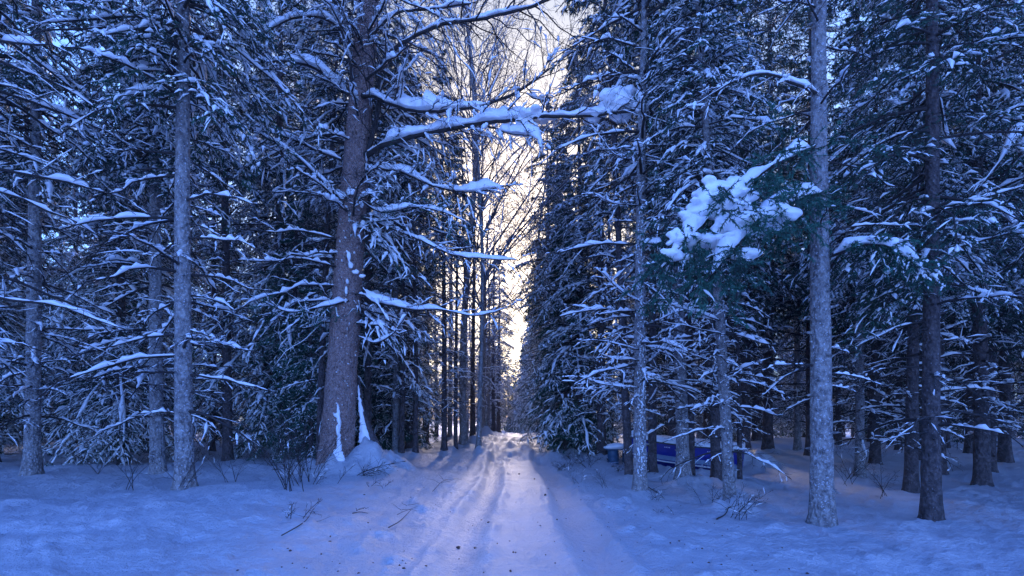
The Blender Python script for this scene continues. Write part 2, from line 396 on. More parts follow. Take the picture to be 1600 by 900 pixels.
def lacy(key, seed, H, r, c, Ln, bark_m='bark_dark'):
    rng = np.random.default_rng(seed); tm, P, z, R = trunk_mesh(rng, H, r, bark_m, .15, k=10); tw, sn = MB(), MB()
    u = np.sort(rng.random(c)); zz = 1.6+(H-1.9)*u; L = Ln*(1-u*.8)*rng.uniform(.5, 1.1, c)
    A = limb_paths(rng, P, z, zz, L, rng.uniform(-.1, .5, c), rng.uniform(-.1, .5, c), 8)
    tubes(tw, A, taper(A, .009+.006*L, .25), 4)
    B = spawn(rng, A, 11, .42, .12, (30, 65), .7, .15, 4, (.12, .98), .06); tubes(tw, B, taper(B, .0055, .4), 3)
    D = spawn(rng, B, 4, .4, .2, (30, 60), None, .15, 3, (.15, .98), .08); tubes(tw, D, taper(D, .0042, .5), 3)
    snow_on(sn, rng, A, .028, .8, 12, 5, (.02, .95), .8, .7, .65); snow_on(sn, rng, B, .017, .6, 4, 4, var=.5)
    KINDS[key] = dict(trunk=tm, twigs=tw.mesh('twigs', 'twig_frosted'), foliage=None, snow_load=sn.mesh('snow_load', 'snow'), H=H, r=r)
lacy('lacy_a', 31, 16, .13, 90, 2.2); lacy('lacy_b', 32, 13, .10, 78, 1.8, 'bark_grey')
def bare_birch(key, seed, H, r):
    rng = np.random.default_rng(seed)
    tm, P, z, R = trunk_mesh(rng, H, r, 'bark_birch', .5, stubs=0, k=9)
    tw, sn = MB(), MB(); c = 48
    zz = np.sort(rng.uniform(H*.25, H*.97, c)); L = (H-zz)*.38*rng.uniform(.6, 1.1, c)+.5
    A = limb_paths(rng, P, z, zz, L, rng.uniform(.9, 1.7, c), rng.uniform(.1, .6, c), 8)
    tubes(tw, A, taper(A, .008+.0045*L, .2), 4)
    B = spawn(rng, A, 10, .45, .10, (25, 50), None, .05, 5, (.15, .98), .05, up=.12); tubes(tw, B, taper(B, .006, .35), 3)
    D = spawn(rng, B, 6, .45, .15, (25, 55), None, .15, 4, (.15, .98), .06); tubes(tw, D, taper(D, .0042, .5), 3)
    snow_on(sn, rng, A, .014, .6, 6, 4); snow_on(sn, rng, B, .012, .25, 4, 4)
    KINDS[key] = dict(trunk=tm, twigs=tw.mesh('twigs', 'twig_frosted'), foliage=None, snow_load=sn.mesh('snow_load', 'snow'), H=H, r=r)
bare_birch('birch_a', 21, 15, .10); bare_birch('birch_b', 22, 12, .08)

TREES = []
def tree(name, kind, label, px=None, Y=0, x=None, lean=0, lean_y=0, s=1.0, rot=None, group=None, cat='tree', m=.16, mr=.45, twigs=True, thick=1.0):
    if x is None: x = (px-HX)/F*Y
    if m: mound(x, Y-.05, m, mr)
    TREES.append((name, kind, label, x, Y, lean, lean_y, s, rot, group, cat, twigs, thick))
def build_trees():
    roots = []
    for i, (name, kind, label, x, Y, lean, ly, s, rot, group, cat, twigs, thick) in enumerate(TREES):
        K = KINDS[kind]
        rng = random.Random(i*7+3)
        rz = rng.uniform(0, 6.28) if rot is None else rot
        m = Matrix.Rotation(math.radians(lean), 4, 'Y') @ Matrix.Rotation(math.radians(ly), 4, 'X') @ Matrix.Rotation(rz, 4, 'Z')
        root = thing(name, label, cat, (x, Y, gz(x, Y)-.12), group, m.to_euler(), s)
        for p in ('trunk', 'twigs', 'foliage', 'snow_load'):
            if K[p] is None or (p != 'trunk' and not twigs): continue
            o = link(p, K[p], root, None if p == 'trunk' else 'stuff')
            if p == 'trunk' and thick != 1: o.scale = (thick, thick, 1)
        roots.append(root)
    OW = ('first', 'second', 'third', 'fourth', 'fifth', 'sixth', 'seventh', 'eighth', 'ninth', 'tenth', 'eleventh', 'twelfth', 'thirteenth', 'fourteenth', 'fifteenth', 'sixteenth', 'seventeenth', 'eighteenth', 'nineteenth', 'twentieth')
    for key, word in (('standing close by', 'front'), ('in the middle rows', 'middle')):
        near = [o for o in roots if key in o['label']]
        for side in ('left', 'right'):
            q = sorted([o for o in near if side+' forest' in o['label']], key=lambda o: abs(o.location.x)/o.location.y)
            for k, o in enumerate(q):
                if k > 19: continue
                o['label'] = o['label'].split(' standing')[0].split(' in the middle')[0]+f', {OW[k]} {word} row tree outward from track, {side}'
                o['group'] = f'{word} row trees of the {side} forest'
    return roots

# ---- the trees one can pick out beside the track (px, Y are where the trunk meets the snow)
GL, GR = 'tall thin spruces standing left of the track', 'tall thin spruces standing right of the track'
tree('spruce_tree', 'pole', 'narrow dark trunk hard against the left side of the massive brown trunk', 499, 13.6, lean=2.0, s=1.1)
tree('spruce_tree', 'high_b', 'dark brown trunk rising behind the right side of the massive brown trunk', 574, 17.0, lean=0, s=1.15)
tree('spruce_tree', 'high_a', 'pale grey slender trunk, left one of the close pair left of the track', 618, 17.6, s=.95, lean=.3)
tree('spruce_tree', 'pole', 'pale grey slender trunk, right one of the close pair left of the track', 627, 17.3, s=1.1, lean=.5)
tree('spruce_tree', 'full_b', 'blackish trunk with green boughs just right of the pale close pair', 641, 19.5, s=.75)
tree('spruce_tree', 'pole', 'slim grey trunk right of the blackish trunk, left of the track', 649, 17.4, s=1.0)
tree('spruce_tree', 'high_b', 'thin straight dark trunk standing alone before the bright clearing', 694, 18.2, s=.85)
tree('spruce_tree', 'pole', 'very thin dark trunk at the right edge of the bright clearing', 712, 18.6, s=.9)
tree('birch_tree', 'birch_a', 'stouter dark trunk at the left snow bank, its bare crown against the sky', 725, 20.5, s=1.35, rot=.5, thick=1.2)
tree('larch_tree', 'lacy_a', 'dark trunk with a snow ridge at its foot on the left bank', 739, 24.5, s=.95)
tree('birch_tree', 'birch_a', 'bare leafless tree with fine branches left of the sky gap', 752, 27.0, s=1.15)
tree('larch_tree', 'lacy_b', 'grey trunk beyond the snow ridge on the left bank', 763, 30.5, s=1.0)
tree('larch_tree', 'lacy_a', 'thin trunk in the row leading to the dark end of the track, left side', 771, 35.0, s=1.0)
tree('spruce_tree', 'full_b', 'snowy dark spruce at the left of the dark tunnel where the track ends', 779, 44.0, s=.9)
tree('birch_tree', 'birch_b', 'small bare tree with arching white twigs left of the far track', 757, 33.0, s=.9)
# right side
tree('spruce_tree', 'dead_a', 'frost speckled grey trunk nearest the track on the right', 1000, 9.9, lean=.2, s=1.0, rot=.4, thick=.86, m=.12, mr=.32)
tree('spruce_tree', 'pole', 'slim leaning trunk close behind the frost speckled grey trunk', 984, 12.0, lean=-3.0, s=1.15)
tree('spruce_tree', 'high_b', 'dark trunk between the speckled trunk and the blue boat', 1019, 14.2, lean=0, s=1.0)
tree('spruce_tree', 'high_a', 'stout knotty grey trunk standing before the middle of the blue boat', 1068, 11.3, lean=-1.6, s=1.05, rot=2.1, m=.15, mr=.35)
tree('spruce_tree', 'pole', 'thinner trunk touching the right side of the stout knotty trunk', 1079, 11.9, lean=-.8, s=1.1)
tree('spruce_tree', 'high_b', 'blackish trunk before the right end of the blue boat', 1121, 11.6, lean=-2.6, s=.95)
tree('spruce_tree', 'high_a', 'knotty grey leaning trunk with snow lump at its foot, far right foreground', 1141, 9.1, lean=-3.2, s=.78, rot=4.0, m=.1, mr=.25)
tree('spruce_tree', 'pole', 'very thin pale trunk at the far right behind the leaning knotty trunk', 1156, 12.8, lean=-1.0, s=.7)
tree('spruce_tree', 'full_a', 'big drooping snow laden spruce overhanging the right side of the track', 905, 18.5, s=1.0, rot=1.0)
tree('spruce_tree', 'full_d', 'tall dark spruce with drooping snowy boughs behind the speckled trunk', 940, 17.5, s=1.0)
tree('spruce_tree', 'high_a', 'pale grey trunk at the right snow bank where the track narrows', 855, 22.5, s=.95)
tree('spruce_tree', 'full_a', 'teal green spruce with white tips over the right bank of the track', 872, 23.5, s=.95)
tree('spruce_tree', 'pole', 'thin pale trunk with ladder like snowy twigs left of the blue barrel', 918, 19.5, s=.9)
tree('spruce_tree', 'pole', 'slender dark trunk just right of the white tipped teal spruce', 912, 21.0, s=.95)
tree('spruce_tree', 'full_e', 'tall spruce filling the dark upper right corner', 1120, 16.5, s=1.05)
tree('spruce_tree', 'full_e', 'dark spruce behind the blue boat, crown above its middle', 1050, 18.5, s=1.0)
tree('spruce_tree', 'full_c', 'small green spruce behind the massive brown trunk on the left', 560, 21.0, s=.9)
tree('spruce_tree', 'full_c', 'green low spruce seen between the slender trunks left of the track', 612, 20.3, s=.85)
tree('spruce_tree', 'full_c', 'teal green spruce with little snow on the right bank', 890, 20.5, s=.95)
tree('spruce_tree', 'full_c', 'low teal spruce left of the massive brown trunk', 462, 16.0, s=.85)
tree('larch_tree', 'lacy_a', 'frosted bare larch behind the slender trunks left of the clearing', 665, 25.0, s=1.1)
tree('spruce_tree', 'full_b', 'tall snowy spruce above the clearing left of the track', 600, 23.5, s=1.1)
tree('larch_tree', 'lacy_b', 'snow flecked bare larch over the left bank before the far row', 703, 27.0, s=1.2)
tree('birch_tree', 'birch_b', 'pale bare birch trunk at the right edge of the sky gap', 851, 26.0, s=1.35, thick=1.1)
tree('birch_tree', 'birch_a', 'bare birch with curved limbs inside the bright sky gap', 838, 44.0, s=1.1)
tree('birch_tree', 'birch_b', 'slim bare birch at the left edge of the sky gap', 748, 17.5, s=1.5, thick=.7)
tree('spruce_tree', 'full_e', 'tall full spruce high against the sky right of the laden bough', 1200, 21.0, s=1.35)
tree('spruce_tree', 'full_e', 'tall full spruce behind the far side of the blue boat', 1165, 19.0, s=1.2)
tree('spruce_tree', 'full_b', 'tall full spruce left of the massive brown trunk, high against the sky', 478, 20.0, s=1.3)
tree('spruce_tree', 'full_a', 'drooping spruce far left behind the low teal spruce', 440, 17.5, s=1.3)
tree('spruce_tree', 'full_c', 'teal green spruce close behind the left side of the massive trunk', 486, 14.8, s=.62)
tree('spruce_tree', 'full_c', 'small teal spruce between the massive trunk and the pale close pair', 594, 19.3, s=.8)
tree('spruce_tree', 'full_c', 'bushy teal spruce hanging low over the right bank', 884, 18.6, s=.8)
rq = random.Random(77)
for k in range(12):
    Yk = 38+k*3.6
    tree('bare_tree', rq.choice(['lacy_a', 'lacy_b']), 'pale frosted bare tree in the thicket beyond the left clearing', x=-4.6-rq.uniform(0, 5)-(Yk-38)*.03, Y=Yk, s=rq.uniform(.9, 1.2), group='bare trees beyond the left clearing', m=0)
# rows that lead to the end of the track
rr = random.Random(5)
Y = 27.0
while Y < 84:
    k = rr.choice(['full_a', 'full_b', 'high_a', 'full_a', 'full_c'])
    tree('spruce_tree', k, 'snowy spruce in the far row along the right of the track', x=3.1+rr.uniform(-.3, .8)-(Y-27)*.018, Y=Y, s=rr.uniform(.85, 1.15), group='far spruces right of the track', m=0)
    if Y > 34:
        k = rr.choice(['lacy_a', 'lacy_b', 'lacy_a', 'full_c', 'birch_a', 'birch_b'])
        bare = 'full' not in k
        tree('bare_tree' if bare else 'spruce_tree', k, 'frosted bare tree in the far row left of the track' if bare else 'snowy spruce in the far row along the left of the track',
             x=-3.3-rr.uniform(-.2, .9)+(Y-27)*.020, Y=Y+1.1, s=rr.uniform(.8, 1.05), group='far bare trees left of the track' if bare else 'far spruces left of the track', m=0)
    Y += rr.uniform(2.0, 3.2)
for (x, Y, s) in ((-.6, 88, 1.3), (.7, 92, 1.2), (1.9, 90, 1.2), (-2.0, 86, 1.3), (-3.2, 90, 1.3), (3.3, 92, 1.3), (-.3, 76, .72), (.5, 79, .7), (1.2, 74, .72)):
    tree('spruce_tree', 'full_c', 'small dark spruce closing the far end of the track', x=x, Y=Y, s=s, group='spruces closing the far end', m=0)
# the forest behind
rr = random.Random(9)
def clash(x, y, d):
    return any((x-q[3])**2+(y-q[4])**2 < d*d for q in TREES)
cnt = 0
for ring, (ya, yb, step) in enumerate(((9, 20, 3.0), (20, 34, 3.6), (34, 52, 4.6), (52, 84, 7.0))):
    y = ya
    while y < yb:
        lim = y*1.12+7
        x = -lim
        while x < lim:
            xx, yy = x+rr.uniform(-1, 1)*step*.35, y+rr.uniform(-1, 1)*step*.35
            x += step
            px = HX+xx/yy*F
            if abs(xx) < 5.0: continue
            if yy < 22 and 430 < px < 735 and not yy > 19: continue
            if yy < 17.5 and 735 <= px < 1175: continue
            if clash(xx, yy, step*.5): continue
            k = rr.choice(['full_a', 'full_b', 'full_b', 'high_a', 'high_b', 'full_c'])
            if yy < 13.5: k = rr.choice(['high_a', 'high_b', 'dead_a'])
            if px > 940 and yy < 30: k = rr.choice(['full_e', 'high_a', 'full_d', 'full_e'])
            if 600 < px < 790 and yy > 24: k = rr.choice(['lacy_a', 'lacy_b', 'full_c', 'lacy_a'])
            side = 'left' if xx < 0 else 'right'
            dist = ('standing close by in the', 'in the middle rows of the', 'deep in the', 'at the back of the')[ring]
            look = {'full_a': 'drooping snowy spruce', 'full_b': 'tall broad snowy spruce', 'high_a': 'grey stemmed spruce with bare lower trunk',
                    'high_b': 'dark stemmed spruce with bare lower trunk', 'full_c': 'short bushy snowy spruce',
                    'full_d': 'tall spruce with dead lower boughs', 'full_e': 'dark spruce with little snow', 'dead_a': 'frosty trunk with many dead side branches', 'lacy_a': 'tall frosted bare larch', 'lacy_b': 'slim frosted bare larch'}[k]
            tree('spruce_tree', k, f'{look} {dist} {side} forest', x=xx, Y=yy, s=rr.uniform(.85, 1.2), lean=rr.uniform(-1, 1),
                 group=f'{look} kind, {dist} {side} forest', m=0)
            cnt += 1
        y += step
print('forest trees', cnt, 'all', len(TREES))

# ---- the massive brown trunk on the left, with its own limbs
BX, BY = (524-HX)/F*12.5, 12.5
mound(BX+.02, BY-.52, .26, .30); mound(BX+.80, BY-.0, .22, .32); mound(BX+1.05, BY+.05, .30, .8); mound(BX+1.25, BY-.5, .08, .25); mound(BX+1.0, BY-.25, .28, .65); mound(BX-.6, BY+.2, .25, .5)
mound((1105-HX)/F*10.8, 10.8, .16, .6); mound((560-HX)/F*13.5, 13.5, .20, .4)
mound((742-HX)/F*22, 22, .5, .25)
mound((760-HX)/F*27, 27, .4, .4)
mound((1118-HX)/F*8.6, 8.6, .16, .22); mound((1155-HX)/F*8.8, 8.8, .16, .25)

for k in range(6): mound((1015+k*30-HX)/F*17.6, 17.6-.2*k, .30, .7)
for k in range(7): mound((985+k*27-HX)/F*(15.1-.2*k), 15.1-.2*k, .13, .42)
def build_ground():
    ys = [-400, -120, -40, -15, -6, -2, 0, 1.2, 2.0, 2.6, 3.1, 3.5]
    y = 3.8
    while y < 130:
        ys.append(y); y += max(.020, min(.0120*y, .8))
    ys += [160, 240, 420, 900]
    ys = np.array(ys, float)
    u = np.linspace(-1, 1, 500); u = np.sign(u)*(.55*np.abs(u)+.45*np.abs(u)**2)
    wd = np.maximum(ys, 3)*1.12+1.5
    X = u[None]*wd[:, None]
    X = np.concatenate([np.full((len(ys), 1), -900.), X*1.0, np.full((len(ys), 1), 900.)], 1)
    Yg = np.repeat(ys[:, None], X.shape[1], 1)
    Z = gh(X, Yg)
    V = np.stack([X, Yg, Z], -1)
    r, c = X.shape
    i = np.arange(r-1)[:, None]*c; j = np.arange(c-1)[None]
    Q = np.stack([i+j, i+j+1, i+c+j+1, i+c+j], -1).reshape(-1, 4)
    mb = MB(); mb.add(V, Q)
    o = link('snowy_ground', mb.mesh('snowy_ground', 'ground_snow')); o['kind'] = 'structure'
    o['label'] = 'deep blue tinted snow with wheel ruts of a forest track down the middle'

build_ground()
roots = build_trees()

# ---- limbs: one object each, with the snow lying on it as its child
def limb(root, pts, r0, r1, seed, snow=.06, k1=14, k2=5, ln=.28, twig_droop=.1, label=None, snowtr=(0.02, .97), live=0, sv=.8, planar=.8, k3=0, snow_n=None, name='branch', sfrac=1.0, lmax=1.3):
    rng = np.random.default_rng(seed)
    Wd = np.array([W3(*p) for p in pts])
    inv = np.array(root.matrix_world.inverted())
    L = np.linalg.norm(np.diff(Wd, axis=0), axis=1).sum()
    n = max(8, int(L/.10)); P = smooth_path(Wd, n)
    P += np.cumsum(rng.normal(0, .006, P.shape), 0)-np.linspace(0, 1, n)[:, None]*0
    tw, sn, fo = MB(), MB(), MB()
    A = P[None]
    R = (r0+(r1-r0)*np.linspace(0, 1, n))[None]*rng.uniform(.9, 1.1, (1, n)); R[0, -1] = .002
    tubes(tw, A, R, 8)
    B = spawn(rng, A, k1, .5*ln, ln*.7, (30, 75), planar, twig_droop, 6, (.04, .99), .05, lmax)
    tubes(tw, B, taper(B, r1*.55+.003, .3), 4)
    D = spawn(rng, B, k2, .4, .18, (30, 60), .9, twig_droop, 4, (.15, .98), .06); tubes(tw, D, taper(D, .0045, .5), 3)
    if k3:
        E = spawn(rng, D, k3, .4, .25, (30, 60), None, .05, 3, (.2, .98), .08); tubes(tw, E, taper(E, .0032, .6), 3)
    if live:
        needles(fo, rng, B, live*3, .06, .016); needles(fo, rng, D, int(live*1.6), .055, .016)
    if snow:
        m = max(14, int(L/.035)); t = np.linspace(snowtr[0], snowtr[1], m)
        x = t*(n-1); i = np.minimum(x.astype(int), n-2); f = (x-i)[:, None]; Q = P[i]*(1-f)+P[i+1]*f
        rb = np.interp(t, np.linspace(0, 1, n), R[0]); 
        lump = np.clip(1+sv*2.2*fbm(t*L*2.1+seed, t*0, 3, seed), .12, 3)
        prof = np.clip(np.sin(np.linspace(.0, math.pi, m))*3, .15, 1)
        lump = np.convolve(np.pad(lump, 4, 'edge'), np.ones(9)/9, 'valid')
        hw = 1.15*snow*lump*prof
        k = 12; a = np.arange(k)*2*math.pi/k
        T = norm(np.gradient(Q, axis=0)); H_ = norm(np.cross(T, [0, 0, 1.])+1e-9)
        w_ = (rb+.55*hw)[:, None]; hh = hw[:, None]
        rough = 1+.32*fbm(np.repeat((t*L*7)[:, None], k, 1), np.repeat(a[None]*1.2, m, 0), 3, seed+5)
        ca, sa = np.cos(a)[None], np.sin(a)[None]
        zz = np.where(sa > 0, sa*hh*1.25*rough, sa*rb[:, None]*.5)
        V = Q[:, None]+H_[:, None]*(ca*w_*rough)[..., None]; V[..., 2] += zz+rb[:, None]*.35
        i = np.arange(m-1)[:, None]*k; j = np.arange(k)[None]; j2 = (j+1) % k
        sn.add(V, np.stack([i+j, i+j2, i+k+j2, i+k+j], -1).reshape(-1, 4))
        snow_on(sn, rng, B, .16*snow+.010, .75*sfrac, 14, 5, (0, .9), .75, .7, .65); snow_on(sn, rng, D, .008+.07*snow, .45*sfrac, 6, 4, var=.65)
    def loc(mb):
        mb.V = [v@inv[:3, :3].T+inv[:3, 3] for v in mb.V]; return mb
    o = link(name, loc(tw).mesh(name, 'twig'), root, label=label)
    if snow: link('snow', loc(sn).mesh('snow', 'snow'), o, 'stuff')
    if fo.n: link('needles', loc(fo).mesh('needles', 'needles_teal', False), o, 'stuff')
    return o
def melt(o, vox, it):
    q = o.modifiers.new('melt', 'REMESH'); q.mode = 'VOXEL'; q.voxel_size = vox; q.use_smooth_shade = True
    q = o.modifiers.new('soften', 'SMOOTH'); q.iterations = it; q.factor = .6
def snow_clumps(root, parent, spec, seed, vox=.018):
    """pillows of snow that run together: (px, py, Y, rx, ry, rz) in metres"""
    rng = np.random.default_rng(seed); inv = np.array(root.matrix_world.inverted()); mb = MB(); cs, ss = [], []
    for s in spec:
        c = W3(*s[:3]); S = np.array(s[3:6]); cs.append(c); ss.append(S*1.0)
        for k in range(22):
            d = rng.normal(0, 1, 3)*np.array([.62, .5, .36]); cs.append(c+d*S); ss.append((S*.6+S.mean()*.4)*rng.uniform(.28, .62)*np.array([1.05, 1, .95]))
    blobs(mb, rng, np.array(cs), np.array(ss), 18, 12, .22)
    mb.V = [v@inv[:3, :3].T+inv[:3, 3] for v in mb.V]
    melt(link('snow_clump', mb.mesh('snow_clump', 'snow'), parent, 'stuff'), vox, 5)

rng = np.random.default_rng(77)
bz = gz(BX, BY)
lean = math.atan(.73/11.0)
big = thing('old_spruce', 'massive brown spruce trunk with a white snow streak at its foot, left of the track', 'tree', (BX, BY, bz-.25), rot=(0, lean, 0))
bpy.context.view_layer.update()
tm, P_, z_, R_ = trunk_mesh(rng, 19, .385, 'bark_brown', .06, .13, 40, 170, 90, tap=.62)
link('trunk', tm, big)
tw, sn, fo = MB(), MB(), MB()
# dense dead twigs and boughs all round the upper trunk
c = 104; zz = np.sort(rng.uniform(3.6, 14, c)); L = rng.uniform(1.0, 3.3, c)
az = np.where(zz > 6.0, rng.uniform(0, 6.28, c), rng.uniform(-.9, 4.04, c))
A = limb_paths(rng, P_, z_, zz, L, rng.uniform(-.1, .35, c), rng.uniform(.1, .5, c), 9, az)
tubes(tw, A, taper(A, .012+.008*L, .25), 4)
B = spawn(rng, A, 12, .42, .12, (30, 65), .7, .12, 5, (.1, .98), .05); tubes(tw, B, taper(B, .007, .35), 3)
D = spawn(rng, B, 4, .40, .20, (30, 60), None, .1, 4, (.15, .98), .06); tubes(tw, D, taper(D, .0045, .5), 3)
snow_on(sn, rng, A, .042, .9, 24, 6, (.02, .9), .8, .8, .6); snow_on(sn, rng, B, .018, .3, 9, 4, var=.65)
c = 44; zz = np.sort(rng.uniform(3.4, 15, c)); L = rng.uniform(1.2, 2.9, c)
A = limb_paths(rng, P_, z_, zz, L, rng.uniform(-.2, .2, c), rng.uniform(.3, .7, c), 7, rng.uniform(-.6, 3.74, c))
tubes(tw, A, taper(A, .012+.008*L, .25), 4)
B = spawn(rng, A, 10, .42, .12, (30, 62), .35, .45, 4, (.12, .99), .04); tubes(tw, B, taper(B, .006, .4), 3)
D = spawn(rng, B, 4, .45, .28, (28, 55), .5, .45, 3, (.15, .98), .05, .45)
needles(fo, rng, B, 22, .06, .014); needles(fo, rng, D, 12, .055, .014)
snow_on(sn, rng, A, .05, .9, 20, 6, (.1, .98), .7, .8, .6); snow_on(sn, rng, B, .034, .6, 8, 5, (0, 1), .6, .7, .65); snow_on(sn, rng, D, .018, .3, 4, 4, (0, 1), .6, .7, .65)
link('twigs', tw.mesh('twigs', 'twig'), big, 'stuff'); link('foliage', fo.mesh('foliage', 'needles', False), big, 'stuff')
link('snow_load', sn.mesh('snow_load', 'snow'), big, 'stuff')
b0 = limb(big, [(572, 243, 12.3), (600, 228, 12.0), (650, 215, 11.7), (700, 205, 11.4), (745, 197, 11.1), (800, 194, 10.8), (860, 190, 10.5), (930, 186, 10.2), (1008, 178, 9.9)], .075, .028, 101, .12, 40, 7, .16, label='long snow laden limb reaching right across the track', k3=2, sv=.8)
snow_clumps(big, b0, [(962, 162, 10.1, .30, .24, .30), (999, 166, 9.9, .13, .14, .18), (930, 178, 10.2, .22, .15, .10), (835, 181, 10.6, .30, .20, .12)], 5)
limb(big, [(760, 196, 11.0), (800, 212, 10.8), (830, 215, 10.6), (856, 232, 10.4)], .02, .008, 121, .13, 14, 5, .25, sv=.9, snowtr=(.2, .95))
b1 = limb(big, [(575, 240, 12.3), (590, 160, 12.2), (598, 95, 12.0), (640, 60, 11.8), (700, 35, 11.5), (770, 22, 11.2), (830, 8, 11.0), (880, -12, 10.8)], .06, .03, 102, .05, 42, 8, .34, label='thick dark limb rising across the top of the picture', k3=2, snowtr=(.42, .95), lmax=1.9, twig_droop=.3, sfrac=.2)
b2 = limb(big, [(566, 150, 12.2), (585, 148, 12.0), (610, 160, 11.8), (650, 170, 11.6), (700, 168, 11.4), (760, 160, 11.2), (810, 138, 11.0), (862, 100, 10.8)], .06, .02, 103, .16, 38, 7, .34, snowtr=(.02, .72), k3=2, lmax=1.8, sv=.65, sfrac=.6)
b3 = limb(big, [(570, 258, 12.2), (620, 268, 12.0), (680, 290, 11.7), (730, 298, 11.4), (790, 288, 11.1)], .045, .015, 104, .10, 28, 6, .24, sv=.6, k3=2)
limb(big, [(565, 340, 12.2), (610, 355, 12.0), (660, 375, 11.6), (710, 400, 11.3), (770, 408, 11.0), (820, 412, 10.8)], .04, .012, 105, .05, 20, 5, .2)
limb(big, [(566, 448, 12.2), (590, 470, 12.0), (640, 482, 11.8), (690, 484, 11.5), (740, 495, 11.2), (800, 480, 11.0)], .045, .012, 106, .06, 18, 5, .2)
limb(big, [(560, 525, 12.1), (585, 535, 12.0), (612, 520, 11.9), (634, 488, 11.8)], .03, .012, 107, .10, 6, 3, .15, label='short upcurved branch thick with snow')
limb(big, [(545, 150, 12.3), (515, 125, 12.0), (480, 105, 11.7), (430, 98, 11.4), (380, 110, 11.0)], .05, .02, 108, .10, 24, 6, .22)
limb(big, [(535, 250, 12.4), (490, 232, 12.1), (440, 212, 11.8), (390, 205, 11.5)], .04, .02, 109, .055, 16, 5, .22)
limb(big, [(530, 310, 12.3), (500, 280, 12.0), (470, 252, 11.7), (435, 228, 11.4), (390, 205, 11.0)], .045, .02, 110, .05, 16, 5, .22)
limb(big, [(550, 145, 12.2), (548, 95, 12.0), (535, 40, 11.8), (540, -20, 11.6)], .04, .025, 111, .015, 16, 6, .25, k3=2)
limb(big, [(545, 470, 12.2), (500, 480, 11.8), (455, 488, 11.4), (410, 470, 11.0)], .035, .012, 112, .05, 14, 5, .25, live=10)
limb(big, [(575, 60, 12.2), (620, 20, 12.0), (680, 10, 11.8), (740, 5, 11.6)], .04, .02, 113, .06, 20, 6, .22, k3=2)
limb(big, [(540, 50, 12.2), (500, 25, 12.0), (450, 30, 11.7), (400, 60, 11.3)], .04, .02, 114, .10, 22, 6, .24, k3=2)
limb(big, [(560, 310, 12.2), (600, 330, 11.9), (650, 322, 11.6), (700, 330, 11.3), (745, 352, 11.1)], .03, .01, 115, .06, 20, 5, .25, live=9)
# snow pasted on the trunk
ps = MB()
def trunk_snow(px, py, rx, rz, Yo=12.08):
    p = W3(px, py, Yo); blobs(ps, rng, p[None], np.array([[rx, .05, rz]]), 14, 10, .35)
for k in range(34):
    f = k/33; trunk_snow(529+rng.normal(0, 1.6), 636+f*88, .018+.05*f*rng.uniform(.4, 1.5)+.10*f**5, .07, 12.12-.16*f**2)
for (px, py, rx, rz) in ((545, 402, .05, .12), (548, 415, .07, .1), (556, 425, .09, .06), (565, 432, .09, .05), (543, 440, .04, .07), (541, 455, .04, .12), (540, 470, .03, .06),
                         (534, 305, .10, .10), (548, 300, .12, .09), (565, 320, .06, .1), (568, 350, .08, .08), (525, 300, .05, .05)):
    trunk_snow(px, py, rx, rz, 12.06)
for k in range(90):
    py = rng.uniform(300, 720); trunk_snow(543-(py-300)*.045+rng.normal(4, 10), py, .012*math.exp(rng.normal(0, .5)), .018*math.exp(rng.normal(0, .5)), 12.07)
inv = np.array(big.matrix_world.inverted()); ps.V = [v@inv[:3, :3].T+inv[:3, 3] for v in ps.V]
o = link('trunk_snow', ps.mesh('trunk_snow', 'snow'), big, 'stuff')
q = o.modifiers.new('melt', 'REMESH'); q.mode = 'VOXEL'; q.voxel_size = .014; q.use_smooth_shade = True
q = o.modifiers.new('soften', 'SMOOTH'); q.iterations = 3; q.factor = .6

stp = W3(574, 705, 12.7)
st_ = thing('snowy_stump', 'snow draped pointed stump leaning at the right foot of the massive brown trunk', 'stump', (stp[0], stp[1], gz(stp[0], stp[1])-.1))
bpy.context.view_layer.update()
inv = np.array(st_.matrix_world.inverted()); mb = MB(); sp = smooth_path([W3(560, 590, 12.75), W3(566, 640, 12.7), W3(580, 680, 12.6), W3(598, 718, 12.45)], 12)
tubes(mb, sp[None], np.linspace(.03, .13, 12)[None], 10); mb.V = [v@inv[:3, :3].T+inv[:3, 3] for v in mb.V]
link('stump_wood', mb.mesh('stump_wood', 'bark_dark'), st_)
mb = MB(); cs = []; ss = []
for k in range(90):
    f = (k+.5)/90; wd = .03+.07*f+.30*f**3.5
    cs.append(W3(560+20*f**1.5+rng.normal(0, .25)*wd*50, 604+112*f, 12.66-.10*f)); ss.append([wd*rng.uniform(.35, 1.0), wd*.7, .06+.04*f])
blobs(mb, rng, np.array(cs), np.array(ss), 14, 9, .3); mb.V = [v@inv[:3, :3].T+inv[:3, 3] for v in mb.V]
o = link('snow', mb.mesh('snow', 'snow'), st_)
q = o.modifiers.new('melt', 'REMESH'); q.mode = 'VOXEL'; q.voxel_size = .018; q.use_smooth_shade = True
q = o.modifiers.new('soften', 'SMOOTH'); q.iterations = 3; q.factor = .6

